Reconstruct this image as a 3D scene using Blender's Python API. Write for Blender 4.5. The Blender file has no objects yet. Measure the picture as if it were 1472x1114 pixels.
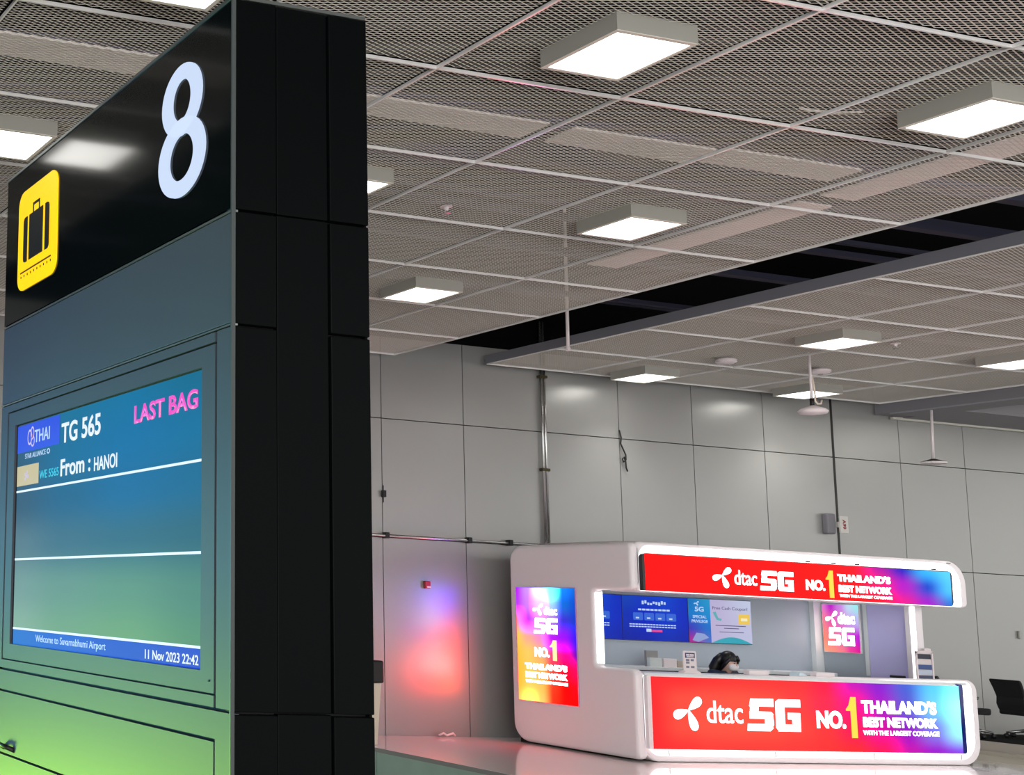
import bpy, bmesh, math, random
from mathutils import Vector, Matrix
random.seed(4)
PI = math.pi
SC = bpy.context.scene
COL = SC.collection

# ------------------------------------------------------------------ camera, world, exposure, large lights
CZ = 2.15                                   # eye height above the main floor
cam_d = bpy.data.cameras.new('camera')
cam = bpy.data.objects.new('camera', cam_d); COL.objects.link(cam)
R = [[0.9673574138, 0.0759132330, 0.2417784419],
     [-0.2497223371, 0.1232579966, 0.9604406388],
     [0.0431090276, -0.9894668500, 0.1381917668]]
mw = Matrix.Identity(4)
for r in range(3):
    mw[r][0] = R[r][0]; mw[r][1] = -R[r][1]; mw[r][2] = -R[r][2]
mw[2][3] = CZ
cam.matrix_world = mw
cam_d.sensor_width = 36.0
cam_d.lens = 1823.34 / 1472 * 36.0
cam_d.shift_x = (736 + 201.33) / 1472
cam_d.shift_y = (595.89 - 557) / 1472
cam_d.clip_start = 0.05; cam_d.clip_end = 200
SC.camera = cam

w = bpy.data.worlds.new('world'); SC.world = w; w.use_nodes = True
nt = w.node_tree; bg = nt.nodes['Background']
bg.inputs[0].default_value = (0.82, 0.815, 0.80, 1)
# the hall is brightest towards the open baggage hall on the left (-X)
tc = nt.nodes.new('ShaderNodeTexCoord'); sx = nt.nodes.new('ShaderNodeSeparateXYZ')
mr = nt.nodes.new('ShaderNodeMapRange')
mr.inputs['From Min'].default_value = 0.1; mr.inputs['From Max'].default_value = -1.0
mr.inputs['To Min'].default_value = 1.15; mr.inputs['To Max'].default_value = 9.0
nt.links.new(tc.outputs['Generated'], sx.inputs[0]); nt.links.new(sx.outputs['X'], mr.inputs['Value'])
nt.links.new(mr.outputs['Result'], bg.inputs[1])
vs = SC.view_settings
vs.view_transform = 'Standard'; vs.look = 'None'; vs.gamma = 1; vs.use_curve_mapping = False
vs.exposure = 0.45

def area(name, loc, target, sx, sy, color, power, spread=180):
    d = bpy.data.lights.new(name, 'AREA'); d.shape = 'RECTANGLE'; d.size = sx; d.size_y = sy
    d.color = color; d.energy = power; d.spread = math.radians(spread)
    o = bpy.data.objects.new(name, d); COL.objects.link(o)
    o.location = loc
    o.rotation_euler = (Vector(target) - Vector(loc)).to_track_quat('-Z', 'Y').to_euler()
    return o
# unseen lights added left of the pylon for an assumed green and blue display
area('standin_light_green', (0.1, 8.0, 0.35), (2.11, 5.0, 0.8), 1.6, 0.9, (0.46, 1.0, 0.07), 44, 70)
area('standin_light_blue', (-1.2, 8.4, 2.3), (2.11, 4.8, 2.4), 2.4, 1.0, (0.10, 0.42, 0.75), 20, 60)
area('recess_light', (22.6, 11.0, 5.60), (22.6, 11.0, 0), 2.0, 3.0, (1.0, 0.96, 0.88), 45)
LAMP_E = 8.0
LAMP_W = 70.0

# ------------------------------------------------------------------ helpers
def lin(c):
    return tuple((v / 12.92 if v <= 0.04045 else ((v + 0.055) / 1.055) ** 2.4) for v in [x / 255.0 for x in c])

MATS = {}
EK = 2 ** -0.45                               # screens and signs are set in display brightness
def mat(name, col=(200, 200, 200), rough=0.5, metal=0.0, spec=0.5, emit=None, estr=1.0, coat=0.0, noise=0.0, nscale=20, bump=0.0):
    if name in MATS: return MATS[name]
    m = bpy.data.materials.new(name); m.use_nodes = True
    nt = m.node_tree; b = nt.nodes['Principled BSDF']
    c = lin(col)
    b.inputs['Base Color'].default_value = (*c, 1)
    b.inputs['Roughness'].default_value = rough
    b.inputs['Metallic'].default_value = metal
    b.inputs['Specular IOR Level'].default_value = spec
    b.inputs['Coat Weight'].default_value = coat
    if emit is not None:
        b.inputs['Emission Color'].default_value = (*lin(emit), 1)
        b.inputs['Emission Strength'].default_value = estr * EK
    if noise > 0 or bump > 0:
        tc = nt.nodes.new('ShaderNodeTexCoord'); n = nt.nodes.new('ShaderNodeTexNoise')
        n.inputs['Scale'].default_value = nscale; n.inputs['Detail'].default_value = 4
        nt.links.new(tc.outputs['Object'], n.inputs['Vector'])
        if noise > 0:
            mx = nt.nodes.new('ShaderNodeMix'); mx.data_type = 'RGBA'
            mx.inputs[6].default_value = (*[v * (1 - noise) for v in c], 1)
            mx.inputs[7].default_value = (*[min(1, v * (1 + noise)) for v in c], 1)
            nt.links.new(n.outputs['Fac'], mx.inputs[0]); nt.links.new(mx.outputs[2], b.inputs['Base Color'])
        if bump > 0:
            bp = nt.nodes.new('ShaderNodeBump'); bp.inputs['Strength'].default_value = bump; bp.inputs['Distance'].default_value = 0.01
            nt.links.new(n.outputs['Fac'], bp.inputs['Height']); nt.links.new(bp.outputs['Normal'], b.inputs['Normal'])
    MATS[name] = m
    return m

def attr_mat(name, strength, rough=0.25, spec=0.5):
    if name in MATS: return MATS[name]
    m = bpy.data.materials.new(name); m.use_nodes = True
    nt = m.node_tree; b = nt.nodes['Principled BSDF']
    b.inputs['Base Color'].default_value = (0.0015, 0.0015, 0.0015, 1)
    b.inputs['Roughness'].default_value = rough; b.inputs['Specular IOR Level'].default_value = spec
    a = nt.nodes.new('ShaderNodeAttribute'); a.attribute_name = 'print'
    nt.links.new(a.outputs['Color'], b.inputs['Emission Color'])
    b.inputs['Emission Strength'].default_value = strength * EK
    MATS[name] = m
    return m

def emis(name, col, s=1.0):
    return mat(name, (10, 10, 10), 0.4, emit=col, estr=s)

class MB:
    def __init__(self): self.v = []; self.f = []
    def soft_prism(self, poly, fn, d0, d1, r, k=5):
        # extruded outline whose rim at d0 and d1 is rounded with radius r
        n = len(poly); P = [Vector(p) for p in poly]
        ar = sum(P[i].x * P[(i + 1) % n].y - P[(i + 1) % n].x * P[i].y for i in range(n)); sg = 1 if ar > 0 else -1
        nor = []
        for i in range(n):
            e1 = (P[i] - P[i - 1]).normalized(); e2 = (P[(i + 1) % n] - P[i]).normalized()
            n1 = Vector((-e1.y, e1.x)) * sg; n2 = Vector((-e2.y, e2.x)) * sg
            m = (n1 + n2).normalized(); nor.append(m / max(.5, m.dot(n1)))
        s_ = 1 if d1 > d0 else -1
        layers = []
        for q in range(k + 1):
            t = PI / 2 * q / k; layers.append((d0 + s_ * r * (1 - math.sin(t)), r * (1 - math.cos(t))))
        layers = layers[::-1]
        layers += [(d1 - (d - d0), i_) for d, i_ in layers[::-1]]
        b = len(self.v)
        for d, ins in layers:
            self.v += [fn(*(P[i] + nor[i] * ins), d) for i in range(n)]
        for q in range(len(layers) - 1):
            for i in range(n):
                j = (i + 1) % n
                self.f.append([b + q * n + i, b + (q + 1) * n + i, b + (q + 1) * n + j, b + q * n + j])
        self.f.append([b + i for i in range(n)]); self.f.append([b + (len(layers) - 1) * n + i for i in reversed(range(n))])
        return self
    def box(self, x0, x1, y0, y1, z0, z1):
        x0, x1 = sorted((x0, x1)); y0, y1 = sorted((y0, y1)); z0, z1 = sorted((z0, z1))
        n = len(self.v)
        self.v += [(x0, y0, z0), (x1, y0, z0), (x1, y1, z0), (x0, y1, z0), (x0, y0, z1), (x1, y0, z1), (x1, y1, z1), (x0, y1, z1)]
        for q in [(0, 3, 2, 1), (4, 5, 6, 7), (0, 1, 5, 4), (1, 2, 6, 5), (2, 3, 7, 6), (3, 0, 4, 7)]:
            self.f.append([n + i for i in q])
        return self
    def prism(self, poly, fn, d0, d1):
        """poly of 2D points, fn(a,b,d)->xyz"""
        n = len(self.v); k = len(poly)
        self.v += [fn(a, b, d0) for a, b in poly] + [fn(a, b, d1) for a, b in poly]
        self.f.append([n + i for i in range(k)]); self.f.append([n + k + i for i in reversed(range(k))])
        for i in range(k):
            j = (i + 1) % k
            self.f.append([n + i, n + k + i, n + k + j, n + j])
        return self
    def tube(self, pts, r, seg=10, caps=True):
        pts = [Vector(p) for p in pts]; rs = r if isinstance(r, (list, tuple)) else [r] * len(pts)
        n0 = len(self.v); up = None
        for i, p in enumerate(pts):
            t = (pts[min(i + 1, len(pts) - 1)] - pts[max(i - 1, 0)]).normalized()
            if up is None:
                up = Vector((0, 0, 1)) if abs(t.z) < 0.9 else Vector((1, 0, 0))
            a = t.cross(up).normalized(); b = a.cross(t).normalized(); up = b
            for k in range(seg):
                an = 2 * PI * k / seg
                self.v.append(tuple(p + (a * math.cos(an) + b * math.sin(an)) * rs[i]))
        for i in range(len(pts) - 1):
            for k in range(seg):
                q = (k + 1) % seg
                self.f.append([n0 + i * seg + k, n0 + (i + 1) * seg + k, n0 + (i + 1) * seg + q, n0 + i * seg + q])
        if caps:
            self.f.append([n0 + k for k in range(seg)])
            self.f.append([n0 + (len(pts) - 1) * seg + k for k in reversed(range(seg))])
        return self
    def lathe(self, prof, c, seg=24):
        n0 = len(self.v); m = len(prof)
        for r, z in prof:
            for k in range(seg):
                an = 2 * PI * k / seg
                self.v.append((c[0] + r * math.cos(an), c[1] + r * math.sin(an), c[2] + z))
        for i in range(m - 1):
            for k in range(seg):
                q = (k + 1) % seg
                self.f.append([n0 + i * seg + k, n0 + i * seg + q, n0 + (i + 1) * seg + q, n0 + (i + 1) * seg + k])
        self.f.append([n0 + k for k in reversed(range(seg))]); self.f.append([n0 + (m - 1) * seg + k for k in range(seg)])
        return self
    def ell(self, c, rx, ry, rz, rot=None, seg=20, rings=12):
        n0 = len(self.v); c = Vector(c); Rm = rot or Matrix.Identity(3)
        for i in range(rings + 1):
            th = PI * i / rings
            for k in range(seg):
                ph = 2 * PI * k / seg
                p = Vector((rx * math.sin(th) * math.cos(ph), ry * math.sin(th) * math.sin(ph), rz * math.cos(th)))
                self.v.append(tuple(c + Rm @ p))
        for i in range(rings):
            for k in range(seg):
                q = (k + 1) % seg
                self.f.append([n0 + i * seg + k, n0 + (i + 1) * seg + k, n0 + (i + 1) * seg + q, n0 + i * seg + q])
        return self
    def build(self, name, m, parent=None, smooth=False, bevel=0.0, bseg=2, recalc=True):
        me = bpy.data.meshes.new(name)
        me.from_pydata(self.v, [], self.f)
        bm = bmesh.new(); bm.from_mesh(me)
        bmesh.ops.remove_doubles(bm, verts=bm.verts, dist=1e-6)
        if recalc: bmesh.ops.recalc_face_normals(bm, faces=bm.faces)
        if bevel > 0:
            es = [e for e in bm.edges if len(e.link_faces) == 2 and e.calc_face_angle(0) > 0.6]
            bmesh.ops.bevel(bm, geom=es, offset=bevel, segments=bseg, profile=0.5, affect='EDGES', clamp_overlap=True)
        bm.to_mesh(me); bm.free()
        if smooth:
            for p in me.polygons: p.use_smooth = True
        me.materials.append(m)
        return link(name, me, parent)

def link(name, me, parent=None):
    o = bpy.data.objects.new(name, me); COL.objects.link(o)
    if parent is not None:
        o.parent = parent
        o.matrix_parent_inverse = Matrix.Translation(-Vector(root_loc(parent)))
    return o
def root_loc(o):
    l = Vector(o.location)
    return l
def thing(name, label, cat, loc, group=None):
    o = bpy.data.objects.new(name, None); COL.objects.link(o); o.location = loc
    o.empty_display_size = 0.1
    return tag(o, label, cat, group)
def tag(o, label, cat, group=None):
    o['label'] = label; o['category'] = cat
    if group: o['group'] = group
    return o
def struct(o):
    o['kind'] = 'structure'; return o
def lab(o, l):
    o['label'] = l; return o

def rpoly(pts, rad, n=6):
    """round the corners of a 2D polygon"""
    out = []; k = len(pts)
    for i, p in enumerate(pts):
        r = rad[i] if isinstance(rad, (list, tuple)) else rad
        p = Vector(p); a = Vector(pts[i - 1]) - p; b = Vector(pts[(i + 1) % k]) - p
        if r <= 0: out.append(tuple(p)); continue
        an = a.angle(b); d = min(r / math.tan(an / 2), a.length * .49, b.length * .49); r = d * math.tan(an / 2)
        c = p + (a.normalized() + b.normalized()).normalized() * (r / math.sin(an / 2))
        s = p + a.normalized() * d - c; e = p + b.normalized() * d - c
        a0 = math.atan2(s.y, s.x); a1 = math.atan2(e.y, e.x); da = (a1 - a0 + PI) % (2 * PI) - PI
        for j in range(n + 1):
            t = a0 + da * j / n
            out.append((c.x + r * math.cos(t), c.y + r * math.sin(t)))
    return out
def rect(a0, a1, b0, b1): return [(a0, b0), (a1, b0), (a1, b1), (a0, b1)]

# faces: F = plane facing the viewer's hall (-Y), a = X ; L = plane facing -X, a = Y (reads towards -Y)
def FF(y): return lambda a, b, d: (a, y - d, b)
def LL(x): return lambda a, b, d: (x - d, a, b)

def text(name, s, fn, a0, a1, b0, b1, m, parent, off=0.002, depth=0.004, bold=0.0, shear=0.0, keep=False):
    cu = bpy.data.curves.new(name, 'FONT'); cu.body = s; cu.offset = bold; cu.extrude = 0.0; cu.fill_mode = 'FRONT'; cu.shear = shear
    cu.resolution_u = 4
    o = bpy.data.objects.new(name, cu); COL.objects.link(o)
    dg = bpy.context.evaluated_depsgraph_get(); dg.update()
    me = bpy.data.meshes.new_from_object(o.evaluated_get(dg))
    bpy.data.objects.remove(o); bpy.data.curves.remove(cu)
    xs = [v.co.x for v in me.vertices]; ys = [v.co.y for v in me.vertices]
    x0, x1, y0, y1 = min(xs), max(xs), min(ys), max(ys)
    bm = bmesh.new(); bm.from_mesh(me)
    bmesh.ops.remove_doubles(bm, verts=bm.verts, dist=1e-5)
    fs = list(bm.faces)
    ex = bmesh.ops.extrude_face_region(bm, geom=fs)
    top = [g for g in ex['geom'] if isinstance(g, bmesh.types.BMVert)]
    ts = set(top)
    for v in bm.verts:
        a = a0 + (a1 - a0) * (v.co.x - x0) / (x1 - x0); b = b0 + (b1 - b0) * (v.co.y - y0) / (y1 - y0)
        v.co = Vector(fn(a, b, off + (depth if v in ts else 0)))
    bmesh.ops.recalc_face_normals(bm, faces=bm.faces)
    bm.to_mesh(me); bm.free()
    me.materials.clear(); me.materials.append(m)
    return link(name, me, parent)

def gradface(name, fn, a0, a1, b0, b1, rows, m, parent, off=0.0, n=28, boost=1.0):
    """a printed, back-lit face: rows of sRGB colours from top to bottom"""
    R_ = len(rows); C_ = len(rows[0]); cols = [[tuple(l * (1 + (boost - 1) * min(1, max(0, (v - 222) / 28))) for l, v in zip(lin(c), c)) for c in r] for r in rows]
    vs_, fs_, cs_ = [], [], []
    def smp(u, v):
        x = u * (C_ - 1); y = v * (R_ - 1); i = min(int(x), C_ - 2) if C_ > 1 else 0; j = min(int(y), R_ - 2) if R_ > 1 else 0
        fx = x - i; fy = y - j; fx = fx * fx * (3 - 2 * fx); fy = fy * fy * (3 - 2 * fy)
        i1 = min(i + 1, C_ - 1); j1 = min(j + 1, R_ - 1)
        return tuple((cols[j][i][k] * (1 - fx) + cols[j][i1][k] * fx) * (1 - fy) + (cols[j1][i][k] * (1 - fx) + cols[j1][i1][k] * fx) * fy for k in range(3))
    for j in range(n + 1):
        for i in range(n + 1):
            u = i / n; v = j / n
            vs_.append(fn(a0 + (a1 - a0) * u, b1 + (b0 - b1) * v, off)); cs_.append(smp(u, v))
    for j in range(n):
        for i in range(n):
            q = j * (n + 1) + i
            fs_.append([q, q + n + 1, q + n + 2, q + 1])
    me = bpy.data.meshes.new(name); me.from_pydata(vs_, [], fs_)
    at = me.attributes.new('print', 'FLOAT_COLOR', 'POINT')
    for i, c in enumerate(cs_): at.data[i].color = (*c, 1)
    me.materials.append(m)
    return link(name, me, parent)

def plate(name, fn, poly, d0, d1, m, parent, bevel=0.0, bseg=2):
    return MB().prism(poly, fn, d0, d1).build(name, m, parent, bevel=bevel, bseg=bseg)

# ------------------------------------------------------------------ materials
M_wall = mat('wall_metal_panel', (162, 162, 160), 0.31, 0.42, 0.5, noise=0.03, nscale=1.5)
M_dark = mat('dark_void', (6, 6, 8), 0.9, spec=0.1)
M_mesh = mat('expanded_metal', (216, 209, 200), 0.45, 0.2, 0.5)
M_tbar = mat('ceiling_bar', (254, 252, 251), 0.2, 0.15, 0.8)
M_raft = mat('raft_edge', (112, 112, 120), 0.5)
M_lampbox = mat('lamp_housing', (160, 159, 152), 0.5)
M_lampframe = mat('lamp_frame', (235, 230, 220), 0.4)
M_diff = emis('lamp_diffuser', (255, 253, 246), LAMP_E)
M_tray = mat('white_tray', (252, 244, 240), 0.5)
M_blk = mat('satin_black', (8, 10, 11), 0.4, 0.0, 0.05)
M_blkgloss = mat('gloss_black', (13, 17, 18), 0.085, 0.0, 0.28)
M_face = mat('pylon_grey_metal', (76, 80, 89), 0.55, 0.1, 0.4, noise=0.05, nscale=2.5)
M_groove = mat('groove', (8, 9, 10), 0.7)
M_silver = mat('silver_edge', (150, 155, 152), 0.3, 0.8)
M_kw = mat('kiosk_white', (244, 238, 242), 0.35, 0, 0.4)
M_glow = emis('led_white', (255, 253, 252), 3.2)
M_kgrey = mat('kiosk_grey', (168, 178, 188), 0.5)
M_top = mat('worktop_white', (225, 230, 232), 0.3)
M_sign = attr_mat('backlit_sign', 1.0, 0.2, 0.08)
M_scr = attr_mat('screen_picture', 0.85, 0.5, 0.15)
M_letter = emis('letter_white', (255, 250, 250), 3.5)
M_letter2 = emis('letter_white_bright', (255, 250, 250), 7.0)
M_yel = emis('letter_yellow', (255, 205, 60), 1.25)
M_plat = mat('platform_gloss', (242, 234, 230), 0.09, 0.0, 0.6, coat=0.3)
M_steel = mat('steel_cladding', (168, 200, 186), 0.35, 0.4, noise=0.12, nscale=3)  # green tint is light from the surroundings put into the base colour
M_floor = mat('hall_floor', (216, 210, 204), 0.3, noise=0.08, nscale=3)
M_carpet = mat('carpet', (26, 27, 28), 0.95, spec=0.1, noise=0.2, nscale=80)
M_stepw = mat('step_face', (176, 170, 162), 0.5)
M_white = mat('white_plastic', (228, 218, 220), 0.4)
M_pipe = mat('steel_pipe', (190, 190, 188), 0.25, 0.9)
M_black = mat('black_plastic', (14, 14, 16), 0.5)
M_screenblk = mat('screen_frame', (12, 13, 18), 0.2)

# ------------------------------------------------------------------ structure: floor, walls, ceiling
YW = 14.57; PW = 1.291; X0 = 10.858
ZB = 0.607                                    # top of the raised platform
struct(MB().box(-14, 40, -8, 15.2, -0.2, 0.0).build('floor', M_floor))
mb = MB()
zs = [0.0, 3.163, 4.751, 5.87]
for k in range(-18, 18):
    g0 = 0.02 if k == 6 else 0.006; g1 = 0.02 if k == 5 else 0.006
    xa = X0 + k * PW + g0; xb = X0 + (k + 1) * PW - g1
    for j in range(3):
        mb.box(xa, xb, YW, YW + 0.03, zs[j] + 0.006, zs[j + 1] - 0.006)
wall = struct(mb.build('wall_back', M_wall, bevel=0.0))
MB().box(X0 + 6 * PW - .02, X0 + 6 * PW + .02, YW - .004, YW + .033, 3.0, 5.87).build('joint_cover', M_black, wall)
MB().box(-14, 34, YW + 0.035, YW + 0.3, 0, 8.2).build('backing', M_dark, wall)
struct(MB().box(-14.3, -14, -8, 15, 0, 8.2).build('wall_left', M_wall))

ZC = 5.6; H = 3.45
GX = [-0.10, 0.31, 0.72, 1.13, 1.542, 1.953, 2.365, 2.775, 3.178]
GX2 = [3.60, 4.01, 4.42, 4.83, 5.22, 5.61]
GY = [1.11, 1.503, 1.898, 2.288, 2.675, 3.06, 3.445, 3.83, 4.178]
def mesh_panel(name, wx, wy):
    nx = max(1, round(wx / 0.0862)); ny = max(1, round(wy / 0.0314))
    L2 = wx / nx / 2; S2 = wy / ny / 2
    V, F = [], []
    wd, tilt, th = 0.0088, math.radians(22), 0.0022
    for i in range(2 * nx):
        for j in range(2 * ny + 1):
            if (i + j) % 2: continue
            for dj in (1, -1):
                if not 0 <= j + dj <= 2 * ny: continue
                a = Vector((i * L2, j * S2, 0)); b = Vector(((i + 1) * L2, (j + dj) * S2, 0))
                d = (b - a).normalized(); p = Vector((-d.y, d.x, 0))
                wv = p * (math.cos(tilt) * wd / 2) + Vector((0, 0, math.sin(tilt) * wd / 2))
                nv = d.cross(wv).normalized() * (th / 2)
                n = len(V)
                for q in (a, b):
                    V += [tuple(q + wv + nv), tuple(q + wv - nv), tuple(q - wv - nv), tuple(q - wv + nv)]
                for k in range(4):
                    F.append([n + k, n + (k + 1) % 4, n + 4 + (k + 1) % 4, n + 4 + k])
    me = bpy.data.meshes.new(name); me.from_pydata(V, [], F); me.materials.append(M_mesh)
    return me
# suspended T-bars
mb = MB()
def bars(gx, gy):
    for x in gx:
        mb.box(x * H - 0.0065, x * H + 0.0065, gy[0] * H, gy[-1] * H, ZC - 0.012, ZC - 0.004)
        mb.box(x * H - 0.002, x * H + 0.002, gy[0] * H, gy[-1] * H, ZC - 0.004, ZC + 0.014)
    for y in gy:
        mb.box(gx[0] * H, gx[-1] * H, y * H - 0.0065, y * H + 0.0065, ZC - 0.011, ZC - 0.004)
        mb.box(gx[0] * H, gx[-1] * H, y * H - 0.002, y * H + 0.002, ZC - 0.004, ZC + 0.014)
bars(GX, GY); bars(GX2, GY[2:])
ceil = struct(mb.build('ceiling', M_tbar))
PANEL = {}
def put_panels(gx, gy):
    for i in range(len(gx) - 1):
        for j in range(len(gy) - 1):
            if gx[i] < 0.7 and not (1.8 < gy[j] < 3.1): continue
            wx = (gx[i + 1] - gx[i]) * H - 0.05; wy = (gy[j + 1] - gy[j]) * H - 0.05
            key = (round(wx, 2), round(wy, 2))
            if key not in PANEL: PANEL[key] = mesh_panel('mesh_panel', wx, wy)
            o = bpy.data.objects.new('mesh_panel', PANEL[key]); COL.objects.link(o); o.parent = ceil
            o.location = (gx[i] * H + 0.025, gy[j] * H + 0.025, ZC + 0.008)
put_panels(GX, GY); put_panels(GX2, GY[2:])
# raft edge beside the open slot
mb = MB()
mb.box(GX2[0] * H - 0.02, GX2[0] * H - 0.012, GY[2] * H, GY[-1] * H, ZC + 0.0, ZC + 0.115)
mb.box(GX2[0] * H - 0.02, GX2[-1] * H, GY[-1] * H + 0.012, GY[-1] * H + 0.02, ZC + 0.0, ZC + 0.06)
mb.build('edge_trim', M_raft, ceil)
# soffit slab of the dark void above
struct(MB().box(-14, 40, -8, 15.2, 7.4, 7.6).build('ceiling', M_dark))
# dark beams in the void, seen through the slot
mb_i = 0
for (y, z, hh, ww) in [(8.22, 6.1, .12, .10), (9.12, 6.1, .12, .10), (10.35, 6.2, .06, .08), (10.6, 6.45, .05, .06), (11.1, 6.1, .07, .09), (11.7, 6.3, .05, .05), (12.55, 6.1, .05, .07), (13.3, 6.3, .06, .08)]:
    mb_i += 1
    struct(MB().box(-2, 26, y - ww / 2, y + ww / 2, z, z + hh).build('trim_%d' % mb_i, mat('dark_beam', (52, 53, 74), 0.5, 0.3)))

# bulkhead at the right with a recess in its underside
zb = 5.43
bx0 = 19.43
mb = MB()
mb.box(bx0, bx0 + 0.5, 5, YW - 0.25, zb, 6.2)              # face strip
mb.box(bx0 + 0.5, 27, 13.65, YW - 0.02, zb, 6.2)
mb.box(bx0, bx0 + .5, YW - 0.25, YW - 0.02, zb + 0.02, 6.2)
struct(mb.build('trim_9', mat('bulkhead_grey', (128, 126, 132), 0.5)))
struct(MB().box(bx0 + 0.5, 27, 5, 13.65, zb + 0.22, zb + 0.26).build('trim_10', mat('recess_panel', (190, 184, 168), 0.5)))
struct(MB().box(bx0 + 0.3, 27, YW - 0.06, YW - 0.02, zb - 0.03, zb + 0.01).build('trim_11', mat('pale_trim', (196, 194, 184), 0.4)))
struct(MB().box(bx0 - 0.012, bx0 - 0.002, 5, YW - 0.25, zb, zb + 0.02).build('trim_12', mat('pale_trim2', (150, 150, 158), 0.4)))

# ------------------------------------------------------------------ platform and carpeted step
PX0, PX1 = 9.72, 18.45
t = thing('platform', 'raised steel-clad platform with glossy pale top under the white kiosk', 'platform', (PX0, 8, 0))
MB().box(PX0, PX1, 6.0, YW - 0.03, ZB - 0.05, ZB).build('top', M_plat, t, bevel=0.006)
mb = MB(); 
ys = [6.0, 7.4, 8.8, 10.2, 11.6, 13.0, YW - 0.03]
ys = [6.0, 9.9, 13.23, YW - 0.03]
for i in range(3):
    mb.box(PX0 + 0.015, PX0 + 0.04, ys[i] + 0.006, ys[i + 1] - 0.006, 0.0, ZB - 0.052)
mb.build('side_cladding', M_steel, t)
MB().box(PX0 + 0.05, PX1 - 0.02, 6.05, YW - 0.05, 0.0, ZB - 0.052).build('core', M_dark, t)
MB().box(PX0 - 0.004, PX0 + 0.02, 6.0, YW - 0.03, ZB - 0.049, ZB - 0.001).build('edge_strip', M_silver, t)
t = thing('carpeted_step', 'dark carpeted step with pale riser behind the right end of the kiosk', 'step', (19.8, 12, 0))
MB().box(19.8, 26, 6.0, YW - 0.03, 0.60, 0.768).build('riser', M_stepw, t, bevel=0.008)
MB().box(19.815, 26, 6.0, YW - 0.03, 0.768, 0.776).build('carpet', M_carpet, t)
t = thing('floor_deck', 'pale grey floor strip with a black joint between platform and carpeted step', 'floor deck', (19, 12, 0))
MB().box(PX1 + 0.05, 19.5, 6.0, YW - 0.03, 0.0, ZB - 0.005).build('deck_panel', mat('deck_pale', (196, 190, 176), 0.3, noise=0.04), t)
MB().box(19.51, 19.79, 6.0, YW - 0.03, 0.0, ZB + 0.035).build('kerb', mat('deck_kerb', (178, 172, 160), 0.35), t, bevel=0.01)

# ------------------------------------------------------------------ ceiling lamps
def make_lamp(label):
    t = thing('ceiling_light', label, 'ceiling light', (0, 0, 0), 'square ceiling lights')
    h = 0.285
    m1 = MB()
    m1.box(-h, h, -h, -h + .012, 0.0, .115).box(-h, h, h - .012, h, 0.0, .115).box(-h, -h + .012, -h + .012, h - .012, 0.0, .115).box(h - .012, h, -h + .012, h - .012, 0.0, .115)
    m1.box(-h + .012, h - .012, -h + .012, h - .012, .1, .113)
    m1.build('housing', M_lampbox, t)
    m2 = MB(); i = h - .028
    m2.box(-h, h, -h, -i, -.004, 0.0).box(-h, h, i, h, -.004, 0.0).box(-h, -i, -i, i, -.004, 0.0).box(i, h, -i, i, -.004, 0.0)
    m2.build('frame', M_lampframe, t)
    MB().box(-i, i, -i, i, 0.004, 0.012).build('diffuser', M_diff, t)
    d = bpy.data.lights.new('lamp_beam', 'SPOT'); d.energy = LAMP_W; d.spot_size = math.radians(104); d.spot_blend = 1.0
    d.shadow_soft_size = 0.0; d.color = (1.0, 0.97, 0.92)
    b = bpy.data.objects.new('lamp_beam', d); COL.objects.link(b); b.parent = t; b.location = (0, 0, -.006)
    return t
lamp0 = None
def copy_tree(root, loc, label=None):
    r = root.copy(); COL.objects.link(r); r.location = loc
    if label: r['label'] = label
    for ch in list(root.children):
        c = ch.copy(); COL.objects.link(c); c.parent = r
        for g in ch.children:
            d = g.copy(); COL.objects.link(d); d.parent = c
    return r
cxs = lambda i, g: (g[i] + g[i + 1]) / 2 * H
rowY = {1: 1.70, 2: 2.48, 3: 3.252, 4: 4.005}
lamps = [
    (1.747, 1.70, 'large square ceiling light right of the number 8, nearest the top of the photo'),
    (2.570, 1.70, 'square ceiling light cut by the right edge of the photo above the dark slot'),
    (2.570, 2.482, 'square ceiling light in the middle of the mesh ceiling left of the dark slot'),
    (2.570, 3.252, 'square ceiling light nearest the back wall, right beside the black pylon'),
    (1.747, 2.482, 'square ceiling light half hidden behind the black pylon edge'),
    (0.925, 2.482, 'square ceiling light at the left edge above the slanted pylon top'),
    (0.925, 1.70, 'square ceiling light cut by the top edge above the pylon'),
    (0.105, 2.482, 'square ceiling light out over the hall, mirrored in the black pylon header'),
    (4.215, 3.262, 'square ceiling light beyond the dark slot, above the hanging disc'),
    (4.215, 4.035, 'leftmost small ceiling light beyond the dark slot near the back wall'),
    (5.035, 4.035, 'small ceiling light right behind the hanging disc on its rod'),
    (5.035, 3.262, 'ceiling light beyond the slot cut by the right edge of the photo'),
]
for i, (x, y, l) in enumerate(lamps):
    if lamp0 is None:
        lamp0 = make_lamp(l); lamp0.location = (x * H, y * H, 5.5)
    else:
        copy_tree(lamp0, (x * H, y * H, 5.5), l)

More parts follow.
